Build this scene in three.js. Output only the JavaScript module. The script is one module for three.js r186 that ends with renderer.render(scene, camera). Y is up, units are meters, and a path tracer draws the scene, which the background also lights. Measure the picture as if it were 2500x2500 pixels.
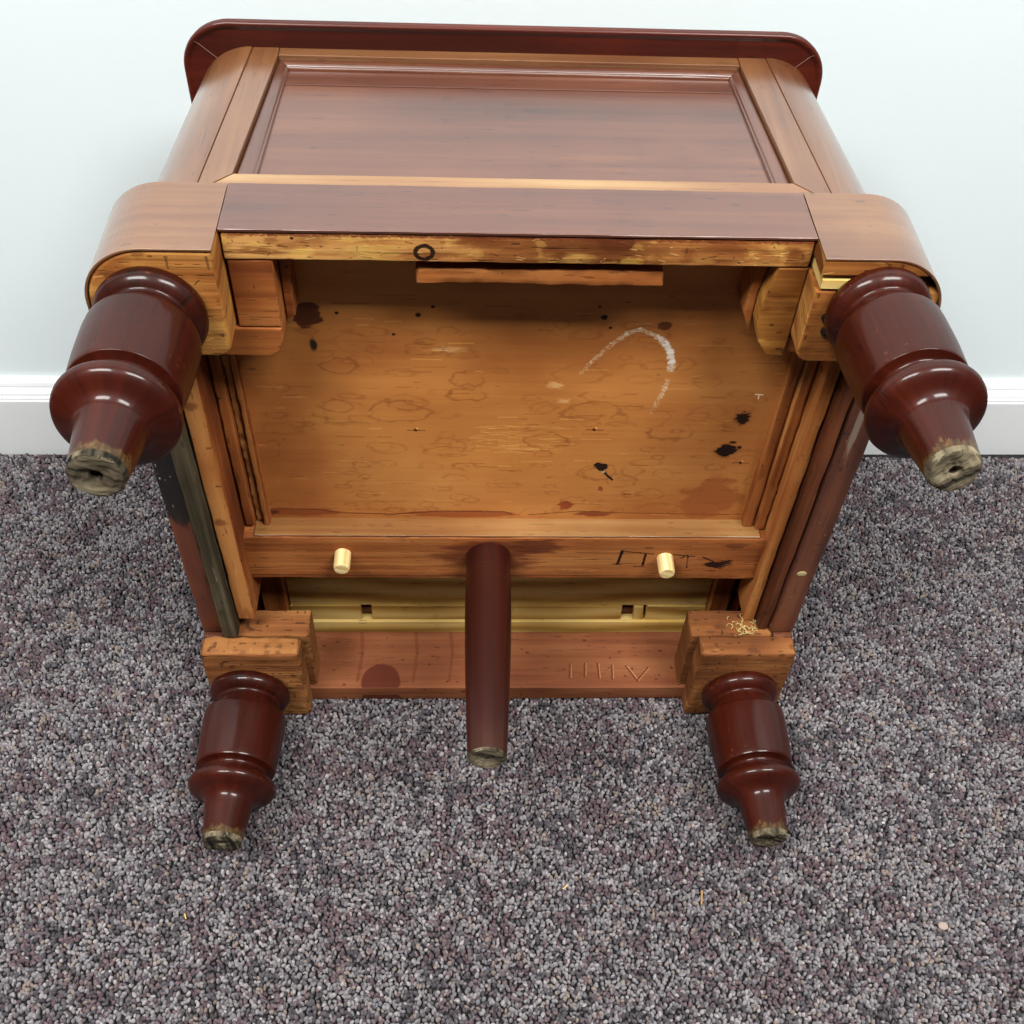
import * as THREE from 'three';
import { RectAreaLightUniformsLib } from 'three/addons/lights/RectAreaLightUniformsLib.js';
import { mergeGeometries } from 'three/addons/utils/BufferGeometryUtils.js';

// ------------------------------------------------------------------ camera, light, exposure
const scene = new THREE.Scene();
scene.background = new THREE.Color(0x000000);
const camera = new THREE.PerspectiveCamera(49.753, 1, 0.02, 30);
camera.position.set(-0.0323, 0.8950, 0.5431);
camera.rotation.set(-0.8627, -0.066, 0.0549, 'YXZ');
scene.add(camera);

const renderer = new THREE.WebGLRenderer({ antialias: true });
renderer.setSize(1024, 1024);
renderer.outputColorSpace = THREE.SRGBColorSpace;
renderer.toneMapping = THREE.LinearToneMapping;
renderer.toneMappingExposure = 1.0;
renderer.shadowMap.enabled = true;
RectAreaLightUniformsLib.init();

const CEIL = 2.45;
const LAMPS = [[-1.0, 0.85], [1.0, 0.85]];          // ceiling light panels: x, z
const LAMP_W = 1.2, LAMP_D = 0.6, LAMP_L = 39;
const LAMP_COLOR = new THREE.Color().setRGB(1.0, 0.985, 0.95);

// ------------------------------------------------------------------ helpers
function rng(seed) { let a = seed >>> 0; return () => { a = (a + 0x6D2B79F5) | 0; let t = Math.imul(a ^ (a >>> 15), 1 | a); t = (t + Math.imul(t ^ (t >>> 7), 61 | t)) ^ t; return ((t ^ (t >>> 14)) >>> 0) / 4294967296; }; }
function h2(x, y, s) { let n = Math.imul(x, 374761393) + Math.imul(y, 668265263) + Math.imul(s, 1274126177); n = Math.imul(n ^ (n >>> 13), 1274126177); return ((n ^ (n >>> 16)) >>> 0) / 4294967296; }
function vn(x, y, s = 0) {
  const xi = Math.floor(x), yi = Math.floor(y), fx = x - xi, fy = y - yi, u = fx * fx * (3 - 2 * fx), v = fy * fy * (3 - 2 * fy);
  const a = h2(xi, yi, s), b = h2(xi + 1, yi, s), c = h2(xi, yi + 1, s), d = h2(xi + 1, yi + 1, s);
  return a + (b - a) * u + (c - a) * v + (a - b - c + d) * u * v;
}
function fbm(x, y, s = 0, o = 4) { let t = 0, a = .5, n = 0; for (let i = 0; i < o; i++) { t += a * vn(x, y, s + i * 17); n += a; a *= .5; x *= 2.03; y *= 2.03; } return t / n; }
const n3 = (x, y, z, s) => (vn(x + z * .71, y - z * .53, s) + vn(y + 31.7, z + x * .37, s + 5) + vn(z - 17.3, x + y * .41, s + 9)) / 3;
const clamp = (x, a = 0, b = 1) => Math.min(b, Math.max(a, x));
const sm = (a, b, x) => { const t = clamp((x - a) / (b - a)); return t * t * (3 - 2 * t); };

// a texture being painted: colours 0..255 sRGB, height 0..1; metres on both axes, grain along u
class Paint {
  constructor(mW, mH, W, H) { Object.assign(this, { mW, mH, W, H, u0: 0, v0: 0, k: [.8, .8, .86] }); this.c = new Float32Array(W * H * 3); this.b = new Float32Array(W * H).fill(.5); }
  at(u0, v0) { this.u0 = u0; this.v0 = v0; return this; }
  wood({ dark, mid, light, seed = 1, rings = 160, ringAmt = .35, streak = .5, pores = .5, blotch = .3, fig = 1, spots = 0 }) {
    const { W, H, mW, mH, c, b } = this;
    for (let j = 0; j < H; j++) for (let i = 0; i < W; i++) {
      const u = i / W * mW, v = j / H * mH, k = j * W + i;
      const warp = (fbm(u * 3.2, v * 9, seed, 3) - .5) * .05 * fig + (fbm(u * 12, v * 40, seed + 3, 2) - .5) * .004 * fig;
      const r = .5 + .5 * Math.sin((v + warp) * rings * 6.283 * .16);
      const st = fbm(u * 9, v * 330, seed + 7, 3);
      const st2 = fbm(u * 4, v * 90, seed + 9, 3);
      const po = vn(u * 70, v * 1050, seed + 11);
      const bl = fbm(u * 9, v * 13, seed + 13, 4);
      let t = .5 + (r - .5) * ringAmt + (st - .5) * streak * .8 + (st2 - .5) * streak + (bl - .5) * blotch * 1.6;
      let p = po > 1 - .16 * pores ? .78 : 1;
      if (spots && vn(u * 240, v * 260, seed + 19) > 1 - spots) p *= .7;
      for (let q = 0; q < 3; q++) {
        const x = t < .5 ? dark[q] + (mid[q] - dark[q]) * clamp(t * 2) : mid[q] + (light[q] - mid[q]) * clamp(t * 2 - 1);
        c[k * 3 + q] = x * p;
      }
      b[k] = .5 + (st - .5) * .5 + (p < 1 ? -.25 : 0);
    }
    return this;
  }
  each(x0, x1, y0, y1, f) {                            // bounds in metres, in the piece's own coordinates
    const { W, H, mW, mH, u0, v0 } = this, i0 = Math.max(0, Math.floor((x0 - u0) / mW * W)), i1 = Math.min(W - 1, Math.ceil((x1 - u0) / mW * W));
    const j0 = Math.max(0, Math.floor((y0 - v0) / mH * H)), j1 = Math.min(H - 1, Math.ceil((y1 - v0) / mH * H));
    for (let j = j0; j <= j1; j++) for (let i = i0; i <= i1; i++) f(u0 + (i + .5) / W * mW, v0 + (j + .5) / H * mH, j * W + i);
  }
  mix(k, col, a) { for (let q = 0; q < 3; q++) this.c[k * 3 + q] += (col[q] - this.c[k * 3 + q]) * a; }
  blob(x, y, rx, ry, col, a = 1, rough = .35, soft = .2, seed = 1, freq = 1.6, bump = 0) {
    const R = 1.7; this.each(x - rx * R, x + rx * R, y - ry * R, y + ry * R, (u, v, k) => {
      const dx = (u - x) / rx, dy = (v - y) / ry, d = Math.hypot(dx, dy) + (fbm(dx * freq * .8 + 40, dy * freq * 1.7 + 40, seed, 4) - .5) * 2 * rough;
      const m = 1 - sm(1 - soft, 1 + soft * .3, d); if (m > 0) { this.mix(k, col, a * m); this.b[k] += bump * m; }
    }); return this;
  }
  ring(x, y, rx, ry, col, a, w, seed, rough = .5) {   // the tide line of a dried drop
    const R = 1.9; this.each(x - rx * R, x + rx * R, y - ry * R, y + ry * R, (u, v, k) => {
      const dx = (u - x) / rx, dy = (v - y) / ry, d = Math.hypot(dx, dy) + (fbm(dx * 1.3 + 20, dy * 1.3 + 20, seed, 3) - .5) * 2 * rough;
      const e = Math.abs(d - 1) * Math.min(rx, ry) / w; const br = sm(.12, .45, vn(dx * 1.4 + 7, dy * 1.4, seed + 5));
      const m = Math.max(0, 1 - e) * br; if (m > 0) this.mix(k, col, a * m);
    }); return this;
  }
  stroke(pts, w, col, a = 1, grain = 0, seed = 1, bump = 0) {  // pts: [x, y, strength?]
    for (let s = 0; s + 1 < pts.length; s++) {
      const [ax, ay, as = 1] = pts[s], [bx, by, bs = 1] = pts[s + 1], L2 = (bx - ax) ** 2 + (by - ay) ** 2;
      this.each(Math.min(ax, bx) - w * 2, Math.max(ax, bx) + w * 2, Math.min(ay, by) - w * 2, Math.max(ay, by) + w * 2, (u, v, k) => {
        const t = clamp(((u - ax) * (bx - ax) + (v - ay) * (by - ay)) / L2), d = Math.hypot(u - ax - t * (bx - ax), v - ay - t * (by - ay)) / w;
        const g = grain ? sm(.5 - .3 * (as + (bs - as) * t), .9 - .35 * (as + (bs - as) * t), 1 - grain + grain * vn(u * 900, v * 1300, seed)) : 1;
        const m = (1 - sm(.55, 1.05, d + (vn(u * 700, v * 700, seed + 3) - .5) * .5)) * g * (as + (bs - as) * t);
        if (m > 0) { this.mix(k, col, clamp(a * m)); this.b[k] += bump * m; }
      });
    } return this;
  }
  scatter(n, seed, f) { const r = rng(seed); for (let i = 0; i < n; i++) f(this.u0 + r() * this.mW, this.v0 + r() * this.mH, r, i); return this; }
  map() { return this.tex(k => [this.c[k * 3], this.c[k * 3 + 1], this.c[k * 3 + 2]], true); }
  bump() { return this.tex(k => { const g = this.b[k] * 255; return [g, g, g]; }, false); }
  tex(f, srgb) {
    const d = new Uint8Array(this.W * this.H * 4);
    for (let k = 0; k < this.W * this.H; k++) { const q = f(k); for (let i = 0; i < 3; i++) d[k * 4 + i] = clamp(q[i], 0, 255); d[k * 4 + 3] = 255; }
    const t = new THREE.DataTexture(d, this.W, this.H, THREE.RGBAFormat);
    t.wrapS = t.wrapT = THREE.MirroredRepeatWrapping; t.magFilter = THREE.LinearFilter; t.minFilter = THREE.LinearMipmapLinearFilter; t.generateMipmaps = true;
    if (srgb) t.colorSpace = THREE.SRGBColorSpace; t.needsUpdate = true; return t;
  }
}
// a wood: one painted texture, several materials from it
function woodMat(paint, { rough = .6, bump = .0003, coat = 0, coatRough = .2, tint, ior = 1.5, spec = coat ? 1 : .35 } = {}) {
  paint._m ??= paint.map(); paint._b ??= paint.bump();
  const m = new THREE.MeshPhysicalMaterial({ map: paint._m, bumpMap: paint._b, bumpScale: bump, roughness: rough, clearcoat: coat, clearcoatRoughness: coatRough, ior, specularIntensity: spec });
  tint ??= [1, 1, 1]; m.color.setRGB(tint[0] * paint.k[0], tint[1] * paint.k[1], tint[2] * paint.k[2]);
  m.userData.size = [paint.mW, paint.mH]; return m;
}

// boxes with rounded, slightly uneven edges; uv in metres with the grain along u
function steps(h, r, step, n2) {
  const a = [-h, -h + r * .3, -h + r], m = Math.max(1, Math.round((2 * h - 2 * r) / step));
  for (let i = 1; i < m; i++) a.push(-h + r + (2 * h - 2 * r) * i / m);
  a.push(h - r, h - r * .3, h); return a;
}
function boardGeo(w, h, d, { r = .0015, step = .02, amp = 0, seed = 1, freq = 60 } = {}) {
  const H = [w / 2, h / 2, d / 2]; r = Math.min(r, Math.min(...H) * .6);
  const S = H.map(x => steps(x, r, step)), pos = [], idx = [], face = [];
  for (let ax = 0; ax < 3; ax++) for (const sg of [-1, 1]) {
    const a = (ax + 1) % 3, b = (ax + 2) % 3, base = pos.length / 3, na = S[a].length, nb = S[b].length;
    for (let j = 0; j < nb; j++) for (let i = 0; i < na; i++) {
      const p = [0, 0, 0]; p[ax] = sg * H[ax]; p[a] = S[a][i]; p[b] = S[b][j];
      const q = p.map((x, k) => clamp(x, -H[k] + r, H[k] - r)); let e = p.map((x, k) => x - q[k]); const l = Math.hypot(...e) || 1; e = e.map(x => x / l);
      let dis = 0; if (amp) { dis = (n3(q[0] * freq, q[1] * freq, q[2] * freq, seed) - .5) * 2 * amp + (n3(q[0] * freq * 4, q[1] * freq * 4, q[2] * freq * 4, seed + 3) - .5) * amp * .8; const ed = e.filter(x => Math.abs(x) > .3).length; if (ed > 1) dis -= amp * 1.6 * Math.max(0, n3(q[0] * freq * 2.3, q[1] * freq * 2.3, q[2] * freq * 2.3, seed + 8) - .42) * 3; }
      for (let k = 0; k < 3; k++) pos.push(q[k] + e[k] * (r + dis)); face.push(ax);
    }
    for (let j = 0; j + 1 < nb; j++) for (let i = 0; i + 1 < na; i++) {
      const k = base + j * na + i; if (sg > 0) idx.push(k, k + 1, k + na + 1, k, k + na + 1, k + na); else idx.push(k, k + na + 1, k + 1, k, k + na, k + na + 1);
    }
  }
  const g = new THREE.BufferGeometry(); g.setAttribute('position', new THREE.Float32BufferAttribute(pos, 3)); g.setIndex(idx); g.userData.face = face;
  smoothNormals(g); return g;
}
function smoothNormals(g) {                               // normals shared by vertices at the same place
  g.computeVertexNormals(); const p = g.attributes.position, n = g.attributes.normal, m = new Map();
  const key = i => Math.round(p.getX(i) * 2e5) + '_' + Math.round(p.getY(i) * 2e5) + '_' + Math.round(p.getZ(i) * 2e5);
  for (let i = 0; i < p.count; i++) { const k = key(i), v = m.get(k) || [0, 0, 0]; v[0] += n.getX(i); v[1] += n.getY(i); v[2] += n.getZ(i); m.set(k, v); }
  for (let i = 0; i < p.count; i++) { const v = m.get(key(i)), l = Math.hypot(...v) || 1; n.setXYZ(i, v[0] / l, v[1] / l, v[2] / l); }
}
const uvRand = rng(77);
// grain: axis letter; place: [a0, b0] to register a painted texture (texture metres start there), else a random patch of the board it was cut from
function woodUV(g, grain, mat, place) {
  const p = g.attributes.position, n = g.attributes.normal, uv = [], [mW, mH] = mat.userData.size || [.5, .25];
  const gi = 'xyz'.indexOf(grain), o = place ? [-place[0], -place[1]] : [uvRand() * mW, uvRand() * mH];
  for (let i = 0; i < p.count; i++) {
    const P = [p.getX(i), p.getY(i), p.getZ(i)]; let ax = g.userData.face ? g.userData.face[i] : -1;
    if (ax < 0) { const N = [Math.abs(n.getX(i)), Math.abs(n.getY(i)), Math.abs(n.getZ(i))]; ax = N.indexOf(Math.max(...N)); }
    let [a, b] = ax === 0 ? [2, 1] : ax === 1 ? [0, 2] : [0, 1];
    if (b === gi) [a, b] = [b, a];
    if (ax === gi) uv.push((P[a] * .25 + o[0]) / mW, (P[b] + P[a] * .35 + o[1]) / mH); else uv.push((P[a] + o[0]) / mW, (P[b] + o[1]) / mH);
  }
  g.setAttribute('uv', new THREE.Float32BufferAttribute(uv, 2)); return g;
}
const taken = {};
function mesh(name, g, mat, parent) { const m = new THREE.Mesh(g, mat); m.name = name; m.castShadow = m.receiveShadow = true; parent.add(m); return m; }
let bseed = 5;
function board(name, [x0, x1], [y0, y1], [z0, z1], mat, parent, { grain = 'x', place, rot, ...o } = {}) {
  const g = boardGeo(x1 - x0, y1 - y0, z1 - z0, { seed: ++bseed, ...o });
  if (rot) g.applyMatrix4(new THREE.Matrix4().makeRotationFromEuler(new THREE.Euler(...rot)));
  g.translate((x0 + x1) / 2, (y0 + y1) / 2, (z0 + z1) / 2);
  return mesh(name, woodUV(g, grain, mat, place), mat, parent);
}
function thing(name, label, category, group) { const o = new THREE.Group(); o.name = name; o.userData = { label, category }; if (group) o.userData.group = group; scene.add(o); return o; }
function top(m, label, category, kind, group) { if (label) m.userData.label = label; if (category) m.userData.category = category; if (kind) m.userData.kind = kind; if (group) m.userData.group = group; return m; }
// a prism standing on a polygon in x,z between two heights, with small bevels
function slab(pts, yTop, thick, bev = .0008) {
  const s = new THREE.Shape(pts.map(([x, z]) => new THREE.Vector2(x, -z)));
  const g = new THREE.ExtrudeGeometry(s, { depth: thick - 2 * bev, bevelEnabled: true, bevelSize: bev, bevelThickness: bev, bevelSegments: 2, bevelOffset: -bev });
  g.rotateX(-Math.PI / 2); g.translate(0, yTop - thick + bev, 0); return g;
}

// ------------------------------------------------------------------ woods
const P_RED = new Paint(.6, .3, 1024, 512).wood({ dark: [60, 20, 12], mid: [88, 32, 18], light: [118, 50, 28], seed: 21, rings: 60, ringAmt: .3, streak: .6, pores: .6, blotch: .5 });
const P_PANEL = new Paint(.6, .3, 1280, 640).wood({ dark: [86, 44, 32], mid: [112, 60, 44], light: [138, 82, 58], seed: 31, rings: 26, ringAmt: .14, streak: .55, pores: .7, blotch: .55, fig: .7 });
const P_FRAME = new Paint(.6, .3, 1280, 640).wood({ dark: [128, 70, 40], mid: [158, 92, 54], light: [188, 122, 76], seed: 41, rings: 30, ringAmt: .2, streak: .55, pores: .6, blotch: .6, fig: .8 });
const P_PALE = new Paint(.6, .15, 1024, 256).wood({ dark: [160, 98, 50], mid: [190, 128, 72], light: [222, 170, 108], seed: 47, rings: 30, ringAmt: .3, streak: .6, pores: .5, blotch: .9, fig: 1 });
const P_RAW = new Paint(.6, .3, 1280, 640).wood({ dark: [112, 56, 22], mid: [160, 92, 42], light: [196, 132, 70], seed: 51, rings: 80, ringAmt: .16, streak: .6, pores: .5, blotch: .9, spots: .03 });
P_RAW.scatter(46, 52, (x, y, r) => P_RAW.blob(x, y, .003 + r() * .012, .002 + r() * .005, [96, 46, 20], .25 + r() * .3, .6, .5, 60 + (r() * 900 | 0)));
P_RAW.scatter(60, 53, (x, y, r) => P_RAW.stroke([[x, y], [x + (r() - .3) * .03, y + (r() - .5) * .006]], .0006, r() < .5 ? [92, 42, 18] : [214, 156, 96], .55, .5, r() * 999 | 0));
P_RAW.scatter(26, 54, (x, y, r) => P_RAW.blob(x, y, .0009 + r() * .0012, .0009 + r() * .0007, [34, 18, 10], .85, .4, .4, r() * 999 | 0, 1.6, -.3));
const P_GOLD = new Paint(.6, .15, 1280, 320).wood({ dark: [120, 66, 22], mid: [176, 118, 48], light: [216, 168, 84], seed: 61, rings: 40, ringAmt: .15, streak: .7, pores: .5, blotch: 1.5, fig: 1.5, spots: .08 });
P_GOLD.scatter(90, 62, (x, y, r) => P_GOLD.blob(x, y, .004 + r() * .014, .003 + r() * .006, r() < .55 ? [116, 60, 22] : [226, 180, 92], .2 + r() * .35, .8, .6, r() * 999 | 0));
P_GOLD.scatter(160, 63, (x, y, r) => P_GOLD.stroke([[x, y], [x + (r() - .5) * .012, y + (r() - .5) * .006]], .0005 + r() * .0004, r() < .5 ? [84, 42, 16] : [236, 200, 120], .6, .6, r() * 999 | 0, .1));
const P_WASH = new Paint(.6, .15, 1280, 320).wood({ dark: [130, 62, 34], mid: [166, 88, 52], light: [196, 118, 74], seed: 71, rings: 40, ringAmt: .12, streak: .5, pores: .5, blotch: .9, fig: .6, spots: .03 });
const P_PINE = new Paint(.6, .15, 1280, 320).wood({ dark: [166, 122, 56], mid: [212, 174, 96], light: [234, 204, 134], seed: 81, rings: 260, ringAmt: .8, streak: .5, pores: .5, blotch: .25, fig: 1.1 });
const P_BROWN = new Paint(.5, .15, 1024, 308).wood({ dark: [62, 32, 18], mid: [92, 50, 30], light: [124, 74, 46], seed: 421, rings: 60, ringAmt: .2, streak: .7, pores: .6, blotch: .8, spots: .05 });
const P_GREY = new Paint(.6, .15, 1024, 256).wood({ dark: [40, 34, 24], mid: [76, 66, 48], light: [116, 106, 82], seed: 91, rings: 120, ringAmt: .35, streak: 1.0, pores: .7, blotch: .8, fig: .5 });
P_GREY.scatter(30, 92, (x, y, r) => P_GREY.stroke([[x, y], [x + r() * .02, y + (r() - .5) * .002]], .0006, [150, 140, 112], .8, .6, r() * 999 | 0));
const P_TIP = new Paint(.06, .06, 256, 256).wood({ dark: [36, 31, 24], mid: [110, 98, 78], light: [188, 172, 140], seed: 101, rings: 500, ringAmt: .3, streak: 1.2, pores: .5, blotch: 1.4, spots: .2 });
const P_DOWEL = new Paint(.06, .06, 128, 128).wood({ dark: [196, 152, 84], mid: [224, 194, 132], light: [240, 222, 176], seed: 111, rings: 900, ringAmt: .5, streak: .5, pores: .2, blotch: .3 });

for (const [p, k] of [[P_RED, [.72, .56, .42]], [P_PANEL, [.58, .6, .52]], [P_FRAME, [.42, .5, .5]], [P_PALE, [.46, .49, .5]], [P_WASH, [.5, .52, .5]], [P_PINE, [.8, .8, .78]], [P_GREY, [.6, .6, .6]], [P_TIP, [.42, .42, .42]], [P_DOWEL, [1.0, 1.0, 1.0]], [P_BROWN, [.8, .72, .62]], [P_GOLD, [.74, .73, .82]]]) p.k = k;
const M = {
  lid: woodMat(P_RED, { rough: .5, bump: .0001, coat: .4, coatRough: .2, spec: .4 }),
  panel: woodMat(P_PANEL, { ior: 1.65, rough: .3, bump: .00006, coat: 1, coatRough: .22 }),
  frame: woodMat(P_FRAME, { ior: 1.65, rough: .3, bump: .00006, coat: 1, coatRough: .24 }),
  pale: woodMat(P_PALE, { ior: 1.65, rough: .3, bump: .00006, coat: .9, coatRough: .25 }),
  raw: woodMat(P_RAW, { rough: .72, bump: .0005 }),
  gold: woodMat(P_GOLD, { rough: .7, bump: .0007 }),
  wash: woodMat(P_WASH, { rough: .68, bump: .0004 }),
  brown: woodMat(P_BROWN, { rough: .6, bump: .0003, spec: .5 }),
  pine: woodMat(P_PINE, { rough: .6, bump: .0002 }),
  grey: woodMat(P_GREY, { rough: .75, bump: .0006 }),
  tip: woodMat(P_TIP, { rough: .85, bump: .001 }),
  dowel: woodMat(P_DOWEL, { rough: .85, bump: .0002, spec: .2 }),
};

// ------------------------------------------------------------------ the room: carpet, wall with skirting, ceiling, lamps
const WY = 0.0097;                                        // the wall stands a touch askew to the furniture
const wallPaint = (() => {
  const W = 512, d = new Uint8Array(W * W * 4);
  for (let j = 0; j < W; j++) for (let i = 0; i < W; i++) { const g = 255 * (.5 + (fbm(i / 9, j / 9, 5, 3) - .5) * .9); d.set([g, g, g, 255], (j * W + i) * 4); }
  const t = new THREE.DataTexture(d, W, W, THREE.RGBAFormat); t.wrapS = t.wrapT = THREE.MirroredRepeatWrapping; t.magFilter = THREE.LinearFilter; t.repeat.set(1, 1); t.needsUpdate = true; return t;
})();
const M_WALL = new THREE.MeshStandardMaterial({ roughness: .55, bumpMap: wallPaint, bumpScale: .0001 }); M_WALL.color.setRGB(.77, .86, .88);
const M_TRIM = new THREE.MeshStandardMaterial({ roughness: .4 }); M_TRIM.color.setRGB(.8, .83, .84);
const M_ROOM = new THREE.MeshStandardMaterial({ roughness: .9 }); M_ROOM.color.setRGB(.09, .088, .085);
const M_PLAIN = new THREE.MeshStandardMaterial({ roughness: .9 }); M_PLAIN.color.setRGB(.22, .22, .22);
function structBox(name, x0, x1, y0, y1, z0, z1, mat, yaw = 0) {
  const g = new THREE.BoxGeometry(x1 - x0, y1 - y0, z1 - z0); const p = g.attributes.position, n = g.attributes.normal, uv = g.attributes.uv;
  for (let i = 0; i < p.count; i++) uv.setXY(i, (Math.abs(n.getX(i)) > .5 ? p.getZ(i) : p.getX(i)) / .3, (Math.abs(n.getY(i)) > .5 ? p.getZ(i) : p.getY(i)) / .3);
  const m = mesh(name, g, mat, scene); g.translate((x0 + x1) / 2, (y0 + y1) / 2, (z0 + z1) / 2); m.rotation.y = yaw; return top(m, null, null, 'structure');
}
const ZW = -0.311;                                        // face of the skirting board
structBox('wall', -2.6, 2.6, -.1, CEIL + .1, ZW - .115, ZW - .016, M_WALL, WY);
{ // skirting board with a moulded top edge
  const pf = [[0, -.02], [0, .0745], [-.0014, .0758], [-.0014, .0782], [-.003, .0796], [-.0036, .0826], [-.0056, .0852], [-.0082, .0866], [-.0082, .0892], [-.0092, .0928], [-.0122, .0958], [-.0157, .0966], [-.0157, -.02]];
  const s = new THREE.Shape(pf.map(([a, b]) => new THREE.Vector2(a, b)));
  const g = new THREE.ExtrudeGeometry(s, { depth: 5.0, bevelEnabled: false }); g.rotateY(Math.PI / 2); g.rotateY(Math.PI); // profile depth now along z
  g.computeBoundingBox(); g.translate(-(g.boundingBox.min.x + g.boundingBox.max.x) / 2, 0, 0);
  const p = g.attributes.position; let mz = Math.abs(g.boundingBox.min.z) > Math.abs(g.boundingBox.max.z) ? 1 : -1; if (mz < 0) g.scale(1, 1, -1);
  if (mz < 0) { const a = g.attributes.position.array; for (let i = 0; i < a.length; i += 9) for (let k = 0; k < 3; k++) { const t = a[i + 3 + k]; a[i + 3 + k] = a[i + 6 + k]; a[i + 6 + k] = t; } g.computeVertexNormals(); }
  const m = mesh('skirting_board', g, M_TRIM, scene); m.position.z = 0; g.translate(0, 0, ZW); m.rotation.y = WY; top(m, null, null, 'structure');
}
structBox('ceiling', -2.6, 2.6, CEIL, CEIL + .1, -.45, 3.6, M_PLAIN);
structBox('side_wall', -2.7, -2.6, -.1, CEIL + .1, -.45, 3.6, M_ROOM);
structBox('side_wall_001', 2.6, 2.7, -.1, CEIL + .1, -.45, 3.6, M_ROOM);
structBox('end_wall', -2.7, 2.7, -.1, CEIL + .1, 3.6, 3.7, M_ROOM);
LAMPS.forEach(([x, z], i) => {
  const t = thing('ceiling_lamp' + (i ? '_00' + i : ''), 'white framed flat light panel on the ceiling', 'lamp', 'ceiling light panels'); t.position.set(x, CEIL, z);
  const fm = new THREE.MeshStandardMaterial({ color: 0xe8e8e8, roughness: .5 });
  const fr = []; for (const s of [-1, 1]) { fr.push(new THREE.BoxGeometry(LAMP_W + .06, .03, .03).translate(0, -.015, s * (LAMP_D / 2 + .015)), new THREE.BoxGeometry(.03, .03, LAMP_D).translate(s * (LAMP_W / 2 + .015), -.015, 0)); }
  mesh('frame', mergeGeometries(fr), fm, t);
  const em = new THREE.MeshStandardMaterial({ color: 0xffffff, emissive: LAMP_COLOR, emissiveIntensity: 2, roughness: .6 });
  mesh('diffuser', new THREE.BoxGeometry(LAMP_W, .006, LAMP_D).translate(0, -.008, 0), em, t);
  const l = new THREE.RectAreaLight(LAMP_COLOR, LAMP_L, LAMP_W, LAMP_D); l.position.set(0, -.02, 0); l.rotation.x = -Math.PI / 2; l.castShadow = true; t.add(l);
});

// carpet: backing sheet and a pile of loops
{
  const W = 512, d = new Uint8Array(W * W * 4), r = rng(9);
  for (let j = 0; j < W; j++) for (let i = 0; i < W; i++) { const t = h2(i >> 2, j >> 2, 4), k = .2 + .5 * t; d.set([62 * k, 58 * k, 62 * k, 255], (j * W + i) * 4); }
  const t = new THREE.DataTexture(d, W, W, THREE.RGBAFormat); t.wrapS = t.wrapT = THREE.RepeatWrapping; t.magFilter = THREE.LinearFilter; t.colorSpace = THREE.SRGBColorSpace; t.needsUpdate = true;
  const m = new THREE.MeshStandardMaterial({ map: t, roughness: 1 });
  const g = new THREE.BoxGeometry(5.3, .1, 4.1).translate(0, -.0555, 1.6); const p = g.attributes.position, uv = g.attributes.uv; for (let i = 0; i < p.count; i++) uv.setXY(i, p.getX(i) / .45, p.getZ(i) / .45);
  top(mesh('carpet', g, m, scene), null, null, 'structure');

  const loop = new THREE.IcosahedronGeometry(1, 1); const lp = loop.attributes.position;
  for (let i = 0; i < lp.count; i++) { const x = lp.getX(i), y = lp.getY(i), z = lp.getZ(i), k = 1 + .25 * (n3(x * 1.7 + 3, y * 1.7, z * 1.7, 4) - .5); lp.setXYZ(i, x * k + .18 * y * y, y * k, z * k); } loop.computeVertexNormals();
  smoothNormals(loop);
  const mat = new THREE.MeshStandardMaterial({ color: 0xffffff, roughness: .95 });
  const SP = .003, X0 = -.9, X1 = .9, Z0 = ZW + .004, Z1 = .62, nx = Math.round((X1 - X0) / SP), nz = Math.round((Z1 - Z0) / SP);
  const im = new THREE.InstancedMesh(loop, mat, nx * nz); const q = new THREE.Quaternion(), e = new THREE.Euler(), mt = new THREE.Matrix4(), c = new THREE.Color();
  const pal = [[.27, .262, .262], [.2, .19, .195], [.105, .098, .104], [.062, .057, .064], [.36, .35, .34], [.155, .115, .122], [.1, .066, .076], [.26, .215, .18], [.19, .2, .21]];
  let k = 0;
  for (let j = 0; j < nz; j++) for (let i = 0; i < nx; i++) {
    const x = X0 + (i + .5 + (r() - .5) * .85 + (j & 1) * .5) * SP, z = Z0 + (j + .5 + (r() - .5) * .85) * SP;
    if (z < ZW + .0035 - x * .0097) { continue; }
    e.set((r() - .5) * 1.3, r() * 6.283, (r() - .5) * 1.3); q.setFromEuler(e);
    const s = .00155 + r() * .0006;
    mt.compose(new THREE.Vector3(x, -.0026 + (r() - .5) * .0016, z), q, new THREE.Vector3(s * (.95 + r() * .35), s * (1.15 + r() * .35), s * (.62 + r() * .3))); im.setMatrixAt(k, mt);
    const a = vn(x * 62 + 9, z * 62, 3) * .6 + vn(x * 150, z * 150, 6) * .4, b = vn(x * 70, z * 70 + 5, 8) * .6 + vn(x * 160 + 2, z * 160, 14) * .4, w = vn(x * 80 + 3, z * 80, 12); let t = r(), ci;
    if (a > .62 && t < .55) ci = r() < .6 ? 5 : 6; else if (b < .36 && t < .6) ci = r() < .5 ? 3 : 2; else if (w > .86 && t < .5) ci = 7; else ci = t < .28 ? 0 : t < .52 ? 1 : t < .68 ? 2 : t < .74 ? 3 : t < .81 ? 4 : t < .88 ? 5 : t < .91 ? 6 : t < .95 ? 7 : 8;
    const v = (.88 + r() * .3) * .67; c.setRGB(pal[ci][0] * v, pal[ci][1] * v * .945, pal[ci][2] * v * .99); im.setColorAt(k, c); k++;
  }
  im.count = k; im.name = 'carpet_pile'; im.castShadow = im.receiveShadow = true; scene.add(im);
  im.userData = { label: 'grey and purple flecked loop pile of the carpet', category: 'carpet pile', kind: 'stuff' };
}

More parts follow.
